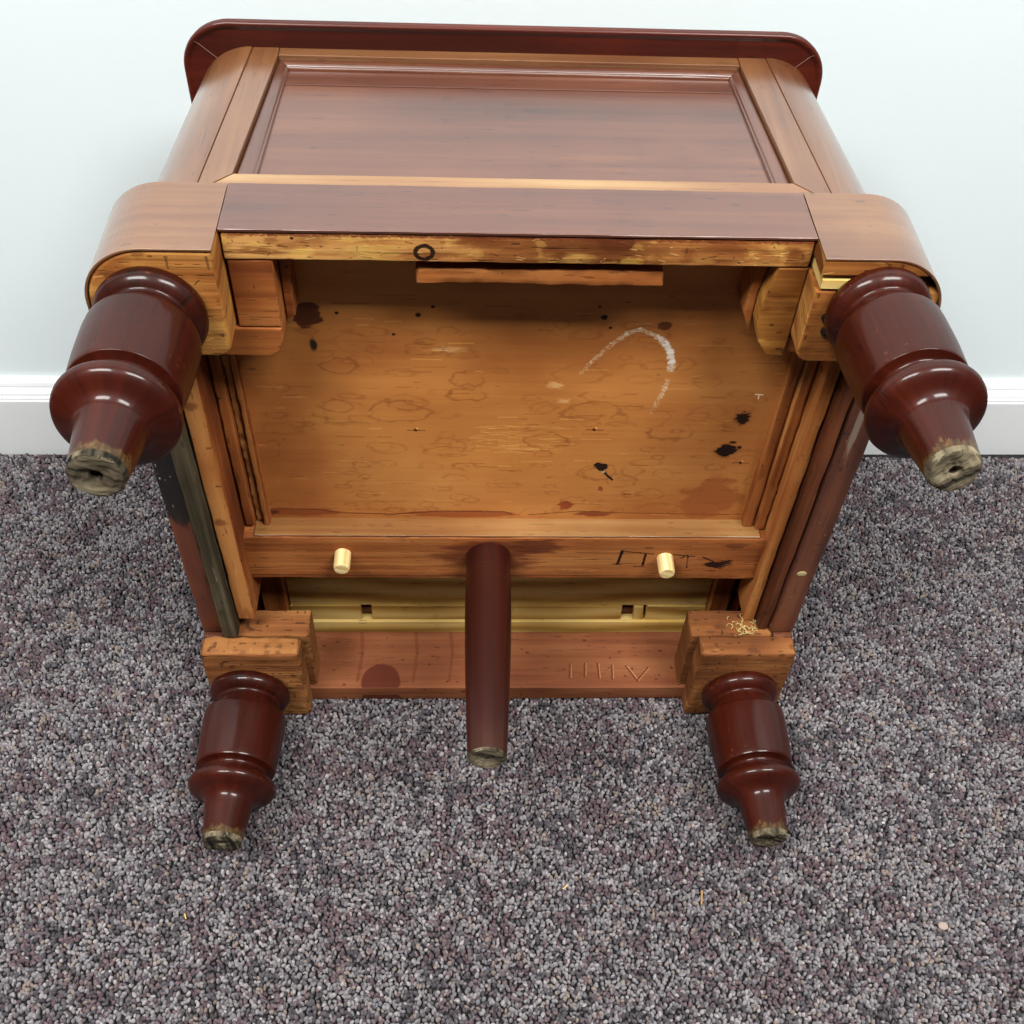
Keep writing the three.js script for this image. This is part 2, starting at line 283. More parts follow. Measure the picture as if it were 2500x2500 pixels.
// ------------------------------------------------------------------ the commode, tipped on to its back with the underside out
const C = thing('commode', 'antique mahogany step commode lying on its back with underside and turned legs showing', 'commode');
const YF = .507, YP = .5105, T = z => 1 + .355 * (z + .0478);
const ST = .196, ZB = -.047, ZT = -.223;

// lid with rounded corners and a moulded underside
{
  const prof = [[-.06, -.2212], [-.032, -.2214], [-.02, -.2217], [-.012, -.2221], [-.0065, -.2224], [-.005, -.2223], [-.0042, -.2214], [-.003, -.2207], [-.0016, -.2208], [-.0005, -.2217], [-.0001, -.223], [-.0006, -.2244], [-.0012, -.2252], [-.0008, -.2272], [-.0022, -.2305], [-.0045, -.2335], [-.008, -.236], [-.013, -.2372]];
  const hw = .2328, y0 = .012, y1 = .5252, cx = -.003, R = .036, N = 14, ring = off => {
    const o = [], r = Math.max(.004, R + off);
    for (const [sx, ty, a0] of [[1, y1, 0], [-1, y1, 90], [-1, y0, 180], [1, y0, 270]]) for (let i = 0; i <= N; i++) {
      const a = (a0 + 90 * i / N) * Math.PI / 180, bx = sx * (hw - R) + cx, by = ty === y1 ? y1 - R : y0 + R;
      o.push([bx + Math.cos(a) * r, by + Math.sin(a) * r]);
      if (i === N) { const nx = a0 === 0 ? -1 : a0 === 180 ? 1 : 0, ny = a0 === 90 ? -1 : a0 === 270 ? 1 : 0; const L = (nx ? 2 * (hw - R) : y1 - y0 - 2 * R); for (let s = 1; s < 24; s++) o.push([bx + Math.cos(a) * r + nx * L * s / 24, by + Math.sin(a) * r + ny * L * s / 24]); }
    } return o;
  };
  const rs = prof.map(([o]) => ring(o)), n = rs[0].length, pos = [], idx = [];
  rs.forEach((r, j) => r.forEach(([x, y]) => pos.push(x, y, prof[j][1] + (n3(x * 30, y * 30, j, 6) - .5) * .0005)));
  for (let j = 0; j + 1 < rs.length; j++) for (let i = 0; i < n; i++) { const a = j * n + i, b = j * n + (i + 1) % n; idx.push(a, a + n, b + n, a, b + n, b); }
  for (const [j, zc] of [[0, prof[0][1]], [rs.length - 1, prof.at(-1)[1]]]) { const c = pos.length / 3; pos.push(cx, .26, zc); for (let i = 0; i < n; i++) { const a = j * n + i, b = j * n + (i + 1) % n; if (j) idx.push(c, b, a); else idx.push(c, a, b); } }
  const g = new THREE.BufferGeometry(); g.setAttribute('position', new THREE.Float32BufferAttribute(pos, 3)); g.setIndex(idx); g.computeVertexNormals();
  const lid = mesh('lid', woodUV(g, 'x', M.lid), M.lid, C);
  const fm = new THREE.MeshStandardMaterial({ color: 0x6e4c3e, roughness: .6 });
  for (const s of [-1, 1]) {                            // glue line of the mitre at each front corner
    const pts = prof.slice(1, 8).map(([o, z]) => new THREE.Vector3(cx + s * (hw - R + (R + o) * .76), y1 - R + (R + o) * .65, z + .0002));
    mesh('mitre_joint', new THREE.TubeGeometry(new THREE.CatmullRomCurve3(pts), 16, .0003, 5), fm, lid);
  }
}
// carcase: rounded corner posts, side panels, back panel
for (const s of [-1, 1]) {
  const loft = (fx, N, y0) => {
    const pos = [], idx = [], Z = [ZB, -.09, -.135, -.18, ZT];
    for (const z of Z) for (const [x, y] of fx(z)) pos.push(s * x, y, z);
    for (let j = 0; j + 1 < Z.length; j++) for (let i = 0; i + 1 < N; i++) { const a = j * N + i; const t = [a, a + 1, a + N + 1, a, a + N + 1, a + N]; idx.push(...(s > 0 ? t : t.reverse())); }
    const g = new THREE.BufferGeometry(); g.setAttribute('position', new THREE.Float32BufferAttribute(pos, 3)); g.setIndex(idx); g.computeVertexNormals(); return g;
  };
  const R = .043, N = 20;
  const inner = [[.19, .45], [.19, YF - .012]];
  mesh('corner_post', woodUV(loft(z => { const o = [[ST * T(z) + .0004, YF - .015], [ST * T(z) + .0004, YF - .0006]]; for (let i = 0; i <= N; i++) { const a = i / N * Math.PI / 2; o.push([ST * T(z) + .0012 + Math.sin(a) * (R - .0012), YF + .0004 - R + Math.cos(a) * R]); } o.push([ST * T(z) + R - .02, YF - R]); return o; }, N + 4), 'z', M.frame), M.frame, C);
  mesh('side_panel', woodUV(loft(z => [[ST * T(z) + R - .001, YF - R - .0005], [ST * T(z) + R - .001, .03], [ST * T(z) + R - .018, .03], [ST * T(z) + R - .018, YF - R - .0005]], 4), 'z', M.lid), M.lid, C);
}
board('back_panel', [-.215, .215], [.03, .042], [ZT, -.066], M.lid, C);
// front: mitred frame, raised moulding, two-board panel
// corners of the opening, outer then inner edge of the moulding: far left, far right, near right, near left
const O = [[-.1655, -.2115], [.1640, -.2105], [.1745, -.0625], [-.1765, -.0625]], I = [[-.1575, -.2035], [.1555, -.2025], [.1630, -.0655], [-.1630, -.0655]];
mesh('stile', woodUV(slab([[O[0][0], ZT], [-ST * T(ZT), ZT], [-ST * T(ZB), ZB - .0004], [-.1915, ZB - .0004], O[3], O[0]], YF, .02, .0005), 'z', M.frame), M.frame, C);
mesh('stile', woodUV(slab([[O[1][0], ZT], [ST * T(ZT), ZT], [ST * T(ZB), ZB - .0004], [.1895, ZB - .0004], O[2], O[1]], YF, .02, .0005), 'z', M.frame), M.frame, C);
mesh('rail', woodUV(slab([[-.1908, ZB - .0004], [.1888, ZB - .0004], [O[2][0] - .0006, O[2][1] - .0002], [O[3][0] + .0006, O[3][1] - .0002]], YF - .0003, .02, .0005), 'x', M.pale), M.pale, C);
mesh('rail', woodUV(slab([[O[0][0] + .0004, O[0][1] - .0002], [O[1][0] - .0004, O[1][1] - .0002], [O[1][0] - .0004, ZT], [O[0][0] + .0004, ZT]], YF - .0002, .02, .0005), 'x', M.frame), M.frame, C);
{
  const prof = [[.02, -.012], [.03, -.0052], [.07, -.0042], [.16, -.0036], [.5, -.0038], [.74, -.0042], [.82, -.005], [.86, -.006], [.9, -.0056], [.96, -.0058], [1, -.0072], [1, -.011]];
  for (let k = 0; k < 4; k++) {
    const a = k, b = (k + 1) % 4, pos = [], idx = [], n = 14;
    for (const [t, dy] of prof) for (let i = 0; i <= n; i++) {
      const e = .0008 + (1 - .0016) * i / n, L = (p, q) => [p[0] + (q[0] - p[0]) * e, p[1] + (q[1] - p[1]) * e];
      const o = L(O[a], O[b]), q = L(I[a], I[b]); pos.push(o[0] + (q[0] - o[0]) * t, YF + dy + (vn(i * 1.7 + k * 30, t * 3, 9) - .5) * .0003, o[1] + (q[1] - o[1]) * t);
    }
    for (let j = 0; j + 1 < prof.length; j++) for (let i = 0; i < n; i++) { const c = j * (n + 1) + i; idx.push(c, c + n + 2, c + 1, c, c + n + 1, c + n + 2); }
    const g = new THREE.BufferGeometry(); g.setAttribute('position', new THREE.Float32BufferAttribute(pos, 3)); g.setIndex(idx); g.computeVertexNormals();
    mesh('moulding', woodUV(g, k % 2 ? 'z' : 'x', M.panel), M.panel, C);
  }
  mesh('panel_board', woodUV(slab([[-.172, -.1842], [.172, -.1851], [.175, -.06], [-.175, -.06]], YF - .0078, .008, .0005), 'x', M.panel), M.panel, C);
  mesh('panel_board', woodUV(slab([[-.165, -.214], [.165, -.214], [.172, -.1856], [-.172, -.1847]], YF - .0075, .008, .0005), 'x', M.panel), M.panel, C);
}

// plinth: front apron with veneer, corner blocks, sides
{
  const p = new Paint(.42, .06, 1280, 192); p.k = [.82, .8, .8]; p.wood({ dark: [112, 62, 28], mid: [170, 110, 56], light: [208, 156, 90], seed: 61, rings: 40, ringAmt: .15, streak: .8, pores: .5, blotch: 1.2, fig: 1.5, spots: .06 }).at(-.18, .46);
  p.scatter(80, 162, (x, y, r) => p.blob(x, .485 + r() * .026, .003 + r() * .012, .002 + r() * .005, r() < .5 ? [112, 58, 22] : [228, 184, 96], .2 + r() * .4, .8, .6, r() * 999 | 0));
  p.scatter(110, 163, (x, y, r) => p.stroke([[x, y = .485 + r() * .026], [x + (r() - .5) * .012, y + (r() - .5) * .003]], .0005, r() < .5 ? [84, 42, 16] : [240, 206, 128], .5, .6, r() * 999 | 0, .15));
  p.stroke([[-.176, .5085], [.176, .5085]], .0032, [104, 46, 24], .75, .75, 4);                                       // stain run over from the polished front
  p.blob(.056, .5045, .012, .0075, [98, 48, 22], .85, .3, .2, 7).blob(.13, .504, .022, .006, [138, 74, 32], .6, .6, .4, 8).blob(-.02, .504, .02, .004, [112, 58, 26], .6, .6, .5, 12);
  for (let i = 0; i < 26; i++) { const a = i / 25 * 6.283, b = (i + 1) / 25 * 6.283; p.stroke([[-.057 + Math.cos(a) * .0052, .4955 + Math.sin(a) * .0048], [-.057 + Math.cos(b) * .0052, .4955 + Math.sin(b) * .0048]], .0014, [44, 24, 10], .85, .35, i, -.35); }  // rusted ring left by a plug
  p.blob(-.134, .5045, .0012, .001, [40, 20, 8], .9).blob(.066, .491, .008, .004, [224, 186, 84], .6, .7).blob(-.09, .497, .02, .006, [220, 178, 92], .5, .8);
  const m = woodMat(p, { rough: .72, bump: .0008 });
  const ap = board('apron', [-.1755, .1755], [.4885, .5082], [ZB, 0], m, C, { place: [-.18, .46], amp: .0006, r: .0012, step: .006, freq: 90 });
  board('veneer', [-.1762, .1762], [.5085, YP], [ZB + .0003, .0006], M.panel, ap, { amp: .00025, r: .0005, step: .008 });
}
const blockFace = (seed) => {
  const p = new Paint(.12, .12, 512, 512); p.wood({ dark: [104, 58, 22], mid: [164, 100, 44], light: [206, 150, 76], seed, rings: 40, ringAmt: .1, streak: .4, pores: .5, blotch: 1.3, fig: 1.4, spots: .1 }).at(0, 0);
  p.scatter(40, seed + 1, (x, y, r) => p.blob(x, y, .003 + r() * .012, .002 + r() * .006, r() < .6 ? [98, 52, 22] : [220, 168, 84], .2 + r() * .35, .8, .6, r() * 999 | 0));
  p.scatter(50, seed + 2, (x, y, r) => p.stroke([[x, y], [x + (r() - .5) * .014, y + (r() - .5) * .006]], .0005, r() < .6 ? [72, 36, 16] : [232, 190, 112], .6, .6, r() * 999 | 0, -.1));
  return p;
};
const M_BLK = [woodMat(blockFace(301), { rough: .72, bump: .0008 }), woodMat(blockFace(305), { rough: .72, bump: .0008 })];
function cornerShape(s, x0, x1, y0, y1, R, r2) {          // outer top corner rounded; s = side
  const sh = new THREE.Shape(), X = x => s * x; const P = [];
  P.push([x0, y0 + r2]); for (let i = 0; i <= 4; i++) { const a = Math.PI + i / 4 * Math.PI / 2; P.push([x0 + r2 + Math.cos(a) * r2, y0 + r2 + Math.sin(a) * r2]); }
  P.push([x1 - .002, y0], [x1, y0 + .002]);
  for (let i = 0; i <= 14; i++) { const a = i / 14 * Math.PI / 2; P.push([x1 - R + Math.cos(a) * R, y1 - R + Math.sin(a) * R]); }
  P.push([x0, y1]); if (s < 0) P.reverse(); return new THREE.Shape(P.map(([x, y]) => new THREE.Vector2(X(x), y)));
}
function cutCorner(x0, x1, yc, y1, R) {                    // the strip above a split at height yc
  const P = [[x0, yc]]; let first = true;
  for (let i = 0; i <= 24; i++) { const a = i / 24 * Math.PI / 2, y = y1 - R + Math.sin(a) * R; if (y < yc + .0004) continue; const x = x1 - R + Math.cos(a) * R; if (first) { P.push([x, yc]); first = false; } P.push([x, y]); }
  P.push([x0, y1]); return new THREE.Shape(P.map(q => new THREE.Vector2(...q)));
}
function extr(shape, z0, z1, bev) { const g = new THREE.ExtrudeGeometry(shape, { depth: z1 - z0 - 2 * bev, bevelEnabled: true, bevelSize: bev, bevelThickness: bev, bevelOffset: -bev, bevelSegments: 3, curveSegments: 12 }); g.translate(0, 0, z0 + bev); return g; }
function veneerShell(s, x0, x1, y0, y1, R, t, z0, z1) {
  const o = [], q = []; o.push([x0, y1]); q.push([x0, y1 - t]);
  for (let i = 0; i <= 16; i++) { const a = Math.PI / 2 * (1 - i / 16); o.push([x1 - R + Math.cos(a) * R, y1 - R + Math.sin(a) * R]); q.push([x1 - R + Math.cos(a) * (R - t), y1 - R + Math.sin(a) * (R - t)]); }
  o.push([x1, y0]); q.push([x1 - t, y0]); const P = [...o, ...q.reverse()]; if (s > 0) P.reverse();
  return extr(new THREE.Shape(P.map(([x, y]) => new THREE.Vector2(s * x, y))), z0, z1, .0004);
}
for (const s of [-1, 1]) {
  const mb = M_BLK[s < 0 ? 0 : 1];
  const t = .0016;
  let b;
  if (s < 0) b = mesh('corner_block', woodUV(extr(cornerShape(s, .1765, .256 - t - .0003, .430, YP - t - .0003, .038, .009), ZB, .02, .0022), 'x', mb), mb, C);
  else {                                                 // the other block has split; a slip of wood is driven into the gap
    b = mesh('corner_block', woodUV(extr(cutCorner(.1765, .256 - t - .0003, .4982, YP - t - .0003, .038), ZB, .02, .0008), 'x', mb), mb, C);
    mesh('corner_block', woodUV(extr(cornerShape(s, .1765, .2535, .430, .4862, .006, .009), ZB, .019, .0015), 'x', M_BLK[1]), M_BLK[1], C);
    board('wedge', [.1785, .235], [.4878, .4948], [-.01, .0196], M.pine, C, { amp: .0004, r: .0006, step: .01 });
    const sm_ = new THREE.MeshStandardMaterial({ color: 0x3a332c, roughness: .5, metalness: .8 });
    for (const [x, y] of [[.1905, .456], [.1885, .4665]]) { const sc = mesh('screw', new THREE.CylinderGeometry(.0036, .0036, .003, 20).rotateX(Math.PI / 2).translate(x, y, .0193), sm_, C); mesh('slot', new THREE.BoxGeometry(.0058, .0008, .0004).rotateZ(.5).translate(x, y, .0209), new THREE.MeshStandardMaterial({ color: 0x0c0a08, roughness: .9 }), sc); }
  }
  mesh('veneer', woodUV(veneerShell(s, .1766, .256, .430, YP, .04, t, ZB + .0002, .0204), 'x', M.frame), M.frame, b);
}
// plinth sides
{
  const p = new Paint(.5, .08, 1024, 164); p.wood({ dark: [60, 26, 16], mid: [92, 44, 28], light: [120, 66, 44], seed: 401, rings: 50, ringAmt: .2, streak: .8, pores: .6, blotch: .9, spots: .06 }).at(0, -.29);
  p.blob(.33, -.246, .062, .05, [16, 14, 14], 1, .35, .12, 3, 2).blob(.275, -.25, .03, .02, [22, 16, 14], .9, .7, .3, 5, 2);          // old black varnish
  p.scatter(22, 402, (x, y, r) => p.blob(.25 + r() * .13, -.2565 + r() * r() * .012, .0004 + r() * r() * .003, .0003 + r() * .0006, [206, 206, 206], .9, .6, .3, r() * 999 | 0));
  const m = (p.k = [.7, .6, .5], woodMat(p, { rough: .5, bump: .0005, coat: .3, coatRough: .3 }));
  board('plinth_side', [-.256, -.2385], [.098, .4295], [ZB, 0], m, C, { grain: 'y', place: [0, -.29], amp: .0006, r: .0015, step: .015 });
  const p2 = new Paint(.5, .08, 1024, 164); p2.wood({ dark: [66, 34, 20], mid: [98, 54, 34], light: [128, 78, 52], seed: 411, rings: 50, ringAmt: .2, streak: .8, pores: .6, blotch: .9, spots: .08 }).at(0, .22);
  p2.blob(.352, .243, .028, .0028, [150, 140, 136], .9, .7, .3, 3, 2.4); p2.scatter(70, 412, (x, y, r) => p2.blob(x, y, .0006 + r() * .0014, .0005 + r() * .0006, [176, 132, 110], .7, .6, .3, r() * 999 | 0));
  p2.k = [.66, .58, .5];
  board('plinth_side', [.2345, .256], [.098, .4295], [ZB, 0], woodMat(p2, { rough: .55, bump: .0005, coat: .2, coatRough: .35 }), C, { grain: 'y', place: [0, .22], amp: .0006, r: .0015, step: .015 });
  const wf = mesh('wood_filler', new THREE.SphereGeometry(1, 16, 8).scale(.0042, .0034, .0007).translate(.244, .183, .0001), new THREE.MeshStandardMaterial({ color: 0x9a8d62, roughness: .9 }), C);
}
board('batten', [-.2372, -.2245], [.1015, .428], [-.04, .0085], M.grey, C, { grain: 'y', amp: .0008, r: .0022, step: .012 });
board('runner', [-.2238, -.2085], [.118, .4285], [-.045, .0005], M.raw, C, { grain: 'y', amp: .0009, r: .0018, step: .012 });
board('batten', [.2245, .2335], [.1, .4285], [-.044, -.001], M.brown, C, { grain: 'y', amp: .0006, r: .0018, step: .015 });
board('runner', [.2135, .2232], [.1, .4285], [-.045, -.0115], M.raw, C, { grain: 'y', amp: .0008, r: .0016, step: .015 });

// bottom board with its stains and chalk mark
{
  const p = new Paint(.43, .30, 1536, 1072); p.wood({ dark: [136, 76, 34], mid: [172, 108, 52], light: [198, 140, 74], seed: 501, rings: 10, ringAmt: .06, streak: .17, pores: .25, blotch: .75, fig: .8 }).at(-.21, .2); p.k = [1.1, 1.12, 1.2];
  const r0 = rng(502);
  p.blob(-.01, .315, .12, .07, [186, 126, 58], .4, .5, .9, 3).blob(-.165, .28, .04, .09, [140, 76, 36], .45, .6, .8, 4).blob(.155, .3, .05, .09, [150, 84, 40], .3, .6, .9, 14);
  for (let i = 0; i < 150; i++) { const y = .212 + Math.pow(r0(), 1.25) * .2, x = -.19 + r0() * .385, sx = .004 + r0() * r0() * .016, sy = sx * (.28 + r0() * .4); p.ring(x, y, sx, sy, [112, 58, 24], .17 + r0() * .17, .0012, 600 + i, .5); }
  for (const [x, y, sx, sy] of [[-.082, .328, .021, .0105], [-.03, .345, .013, .006], [-.06, .388, .012, .005], [.03, .3, .016, .008], [.06, .328, .02, .011], [.12, .31, .016, .009], [-.12, .372, .012, .007], [-.075, .335, .012, .005], [-.03, .36, .011, .007]]) p.ring(x, y, sx, sy, [98, 48, 20], .38, .0012, (x * 9000 | 0) + 3000, .5);
  for (let i = 0; i < 110; i++) { const x = -.2 + r0() * .41, y = .21 + r0() * .23, L = .004 + r0() * .02; p.stroke([[x, y], [x + L, y + (r0() - .5) * .0012]], .0004 + r0() * .0003, r0() < .6 ? [118, 62, 26] : [214, 160, 88], .4, .6, i, .1); }
  for (let i = 0; i < 70; i++) { const x = -.03 + r0() * .07, y = .285 + r0() * .03, L = .004 + r0() * .012; p.stroke([[x, y], [x + L, y + (r0() - .5) * .001]], .0005, [218, 168, 92], .3, .6, i, .1); }
  p.blob(-.137, .417, .0095, .0115, [70, 30, 14], .85, .35, .12, 9).blob(-.136, .391, .0028, .0065, [24, 26, 12], .9, .3, .5, 5);
  for (const [x, y, s] of [[-.118, .419, 1], [-.064, .418, 1.4], [-.081, .401, .9], [-.054, .425, 1], [.061, .418, 1.7], [.066, .409, .9], [.057, .427, .8], [.177, .293, 1.3]]) p.blob(x, y, .0014 * s, .0012 * s, [34, 16, 8], .95, .4, .3, 3, 1.6, -.3);
  for (const [x, y] of [[-.069, .309], [.064, .311], [.181, .276]]) { p.blob(x, y, .0018, .0016, [58, 26, 10], .95, .6, .4, 4, 2, -.4); p.stroke([[x - .006, y], [x + .007, y - .0003]], .0005, [86, 42, 16], .7, .4, 8); p.blob(x + .0012, y + .002, .0008, .0008, [236, 190, 110], .9); }
  p.blob(.174, .324, .007, .0075, [96, 50, 22], .5, .7, .5, 15, 2).blob(.167, .29, .0105, .008, [96, 50, 22], .5, .7, .5, 16, 2).blob(.174, .324, .0052, .006, [30, 16, 9], .95, .75, .35, 15, 2).blob(.167, .29, .0082, .0062, [28, 15, 10], .98, .5, .12, 16, 2).blob(.171, .2985, .003, .0014, [50, 26, 12], .9, .5, .3, 3);
  p.blob(.073, .271, .0056, .0044, [30, 16, 10], .97, .5, .12, 18, 2).stroke([[.075, .266], [.079, .2605], [.0835, .2555]], .0011, [26, 16, 12], .95, .2, 4).blob(.0755, .2648, .0014, .0014, [176, 160, 140], .9);
  p.blob(.103, .411, .0052, .0042, [84, 42, 20], .85, .4, .25, 6).blob(.049, .225, .0062, .0052, [128, 52, 24], .85, .6, .2, 7, 2).blob(.075, .245, .0022, .0027, [134, 52, 22], .85, .5, .2, 8).stroke([[.0945, .239], [.0995, .2385]], .0007, [96, 30, 14], .9);
  p.stroke([[.178, .3485], [.1835, .348]], .0006, [240, 224, 200], .95).stroke([[.1808, .348], [.181, .344]], .0005, [240, 224, 200], .9);
  // glue squeezed out along the lower edge
  p.blob(-.16, .2150, .03, .0042, [126, 62, 30], .8, .5, .15, 21, 3).blob(-.037, .2135, .045, .0042, [134, 68, 32], .75, .4, .12, 22, 3).blob(.072, .2145, .016, .0036, [118, 52, 26], .8, .5, .15, 23, 3).blob(-.187, .2150, .006, .0028, [84, 40, 20], .9, .5);
  p.stroke([[-.186, .2190], [-.15, .2183], [-.134, .2143], [-.09, .2127], [-.05, .2171], [0, .2163], [.006, .2137]], .0007, [92, 44, 20], .85, .2, 3);
  p.stroke([[.02, .2127], [.06, .2177], [.09, .2160], [.16, .2140], [.2, .2145]], .0006, [100, 50, 22], .8, .3, 4);
  p.blob(.165, .235, .026, .024, [138, 72, 34], .6, .5, .2, 41, 2).blob(.1, .222, .05, .01, [150, 84, 38], .35, .6, .6, 42, 2);
  // chalk
  const ch = [[.05, .368, .35], [.056, .378, .5], [.068, .394, .55], [.078, .404, .75], [.086, .408, .8], [.095, .404, .6], [.1, .4015, .6]], ch2 = [[.1, .401, .9], [.106, .3955, 1], [.11, .388, 1], [.1125, .379, .95], [.1125, .372, .7]], ch3 = [[.1122, .361, .5], [.111, .354, .7], [.1095, .347, .6], [.107, .338, .45], [.1045, .33, .3]];
  p.stroke(ch, .0022, [214, 200, 176], .75, .8, 5, .1).stroke(ch2, .0031, [222, 214, 200], .85, .8, 6, .1).stroke(ch3, .0024, [214, 200, 176], .8, .85, 7, .1);
  p.blob(.032, .356, .006, .0035, [220, 182, 128], .5, .8, .6, 31, 3).blob(.039, .34, .005, .003, [220, 182, 128], .45, .8, .6, 32, 3).blob(-.043, .388, .012, .0028, [222, 186, 132], .4, .8, .6, 33, 3);
  board('bottom_board', [-.21, .214], [.206, .4882], [-.046, -.037], woodMat(p, { rough: .6, bump: .00022 }), C, { place: [-.21, .2], amp: .0004, step: .012, r: .001, freq: 25 });
}
board('stile', [-.2078, -.1995], [.2085, .4285], [-.046, -.027], M.raw, C, { grain: 'y', amp: .0009, r: .0018, step: .008 });
board('stile', [-.1992, -.1935], [.209, .428], [-.046, -.0325], M.raw, C, { grain: 'y', amp: .0016, r: .0012, step: .003, freq: 220 });
board('stile', [-.1932, -.188], [.2068, .4285], [-.046, -.0285], M.raw, C, { grain: 'y', amp: .0008, r: .0014, step: .006, freq: 120 });
board('stile', [.2042, .2128], [.207, .4285], [-.046, -.0265], M.raw, C, { grain: 'y', amp: .001, r: .0018, step: .008, freq: 90 });
board('stile', [.1945, .2036], [.207, .4285], [-.046, -.029], M.raw, C, { grain: 'y', amp: .0005, r: .0022, step: .01 });
// rail that carries the middle leg, two dowels and carved marks
{
  const p = new Paint(.46, .08, 1536, 268); p.wood({ dark: [122, 64, 30], mid: [160, 92, 44], light: [190, 122, 64], seed: 551, rings: 40, ringAmt: .2, streak: .8, pores: .6, blotch: .7, fig: .8, spots: .02 }).at(-.225, .14);
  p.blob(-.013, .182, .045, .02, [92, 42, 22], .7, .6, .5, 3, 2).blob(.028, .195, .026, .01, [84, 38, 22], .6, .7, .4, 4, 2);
  p.scatter(110, 552, (x, y, r) => p.stroke([[x, y], [x + .004 + r() * .02, y + (r() - .5) * .001]], .0005, r() < .6 ? [104, 52, 24] : [212, 146, 84], .5, .5, r() * 999 | 0, -.1));
  const cut = (a, w = .0011) => p.stroke(a, w, [30, 13, 7], .95, .15, 5, -.6);
  cut([[.0972, .1895], [.0948, .1725]], .0014); cut([[.0975, .19], [.113, .1868], [.124, .1848]], .0006); cut([[.117, .1855], [.1162, .1705]], .0012); cut([[.0915, .172], [.0975, .1718]], .0005); cut([[.109, .1688], [.1185, .1682]], .0005);
  cut([[.14, .1845], [.158, .1825]], .0006); cut([[.1525, .183], [.1535, .168]], .0007); cut([[.165, .1815], [.174, .1765], [.178, .17]], .0008); cut([[.147, .1805], [.152, .1845]], .0006);
  p.blob(.178, .1715, .01, .0045, [34, 14, 8], .9, .8, .12, 61, 3, -.4).blob(.186, .1755, .006, .003, [44, 20, 10], .8, .8, .2, 62, 3, -.3).blob(.155, .176, .008, .006, [184, 112, 66], .6, .8, .3, 63, 3, .2).blob(.19, .197, .012, .004, [96, 50, 26], .6, .7, .4, 64, 3);
  p.stroke([[-.21, .157], [-.1, .1558], [.0, .156], [.2, .1565]], .0006, [92, 44, 20], .7, .3, 3);
  const rl = board('cross_rail', [-.216, .2225], [.152, .2058], [-.046, -.018], woodMat(p, { rough: .68, bump: .0006 }), C, { place: [-.225, .14], amp: .0007, r: .0013, step: .008, freq: 70 });
  board('ledge_strip', [-.2, .208], [.2061, .2078], [-.046, -.0186], M.pale, C, { amp: .0004, r: .001, step: .012 });
}
for (const [x, y] of [[-.131, .1855], [.1335, .1805]]) {
  const g = new THREE.LatheGeometry([[0, -.004], [.0066, -.004], [.0068, 0], [.0067, .0145], [.006, .0165], [.0054, .0168], [0, .0168]].map(([r, z]) => new THREE.Vector2(r, z)), 28); g.rotateX(Math.PI / 2); g.rotateZ(1); g.translate(x, y, -.018);
  const d = mesh('dowel', woodUV(g, 'z', M.dowel), M.dowel, C);
}
// lath behind the apron, glue blocks in the corners
board('lath', [-.0625, .0895], [.4695, .4812], [-.02, -.004], M.raw, C, { amp: .0012, r: .0016, step: .005, freq: 120, rot: [0, 0, .002] });
{
  const blk = (pts, z0, z1, m) => { const sh = new THREE.Shape(pts.map(p => new THREE.Vector2(...p))); return woodUV(extr(sh, z0, z1, .0012), 'x', m); };
  mesh('glue_block', blk([[-.1745, .4365], [-.148, .4365], [-.1475, .4878], [-.1745, .4878]], -.0368, -.0008, M.raw), M.raw, C);
  mesh('glue_block', blk([[-.198, .4135], [-.158, .412], [-.1515, .4165], [-.148, .426], [-.148, .4358], [-.198, .4358]], -.0368, -.0004, M.raw), M.raw, C);
  mesh('glue_block', blk([[-.1472, .43], [-.1415, .433], [-.1405, .4878], [-.1472, .4878]], -.0368, -.0165, M.raw), M.raw, C);
  mesh('glue_block', blk([[.176, .4178], [.164, .4182], [.1575, .428], [.153, .4425], [.153, .459], [.1575, .4878], [.176, .4878]], -.0368, -.0002, M.gold), M.gold, C);
  mesh('glue_block', blk([[.1525, .428], [.1465, .443], [.147, .462], [.151, .4878], [.1565, .4878], [.1525, .46]], -.0368, -.012, M.raw), M.raw, C);
  mesh('glue_block', blk([[.1985, .415], [.1765, .4165], [.1765, .4298], [.1985, .4298]], -.0368, -.006, M.raw), M.raw, C);
}
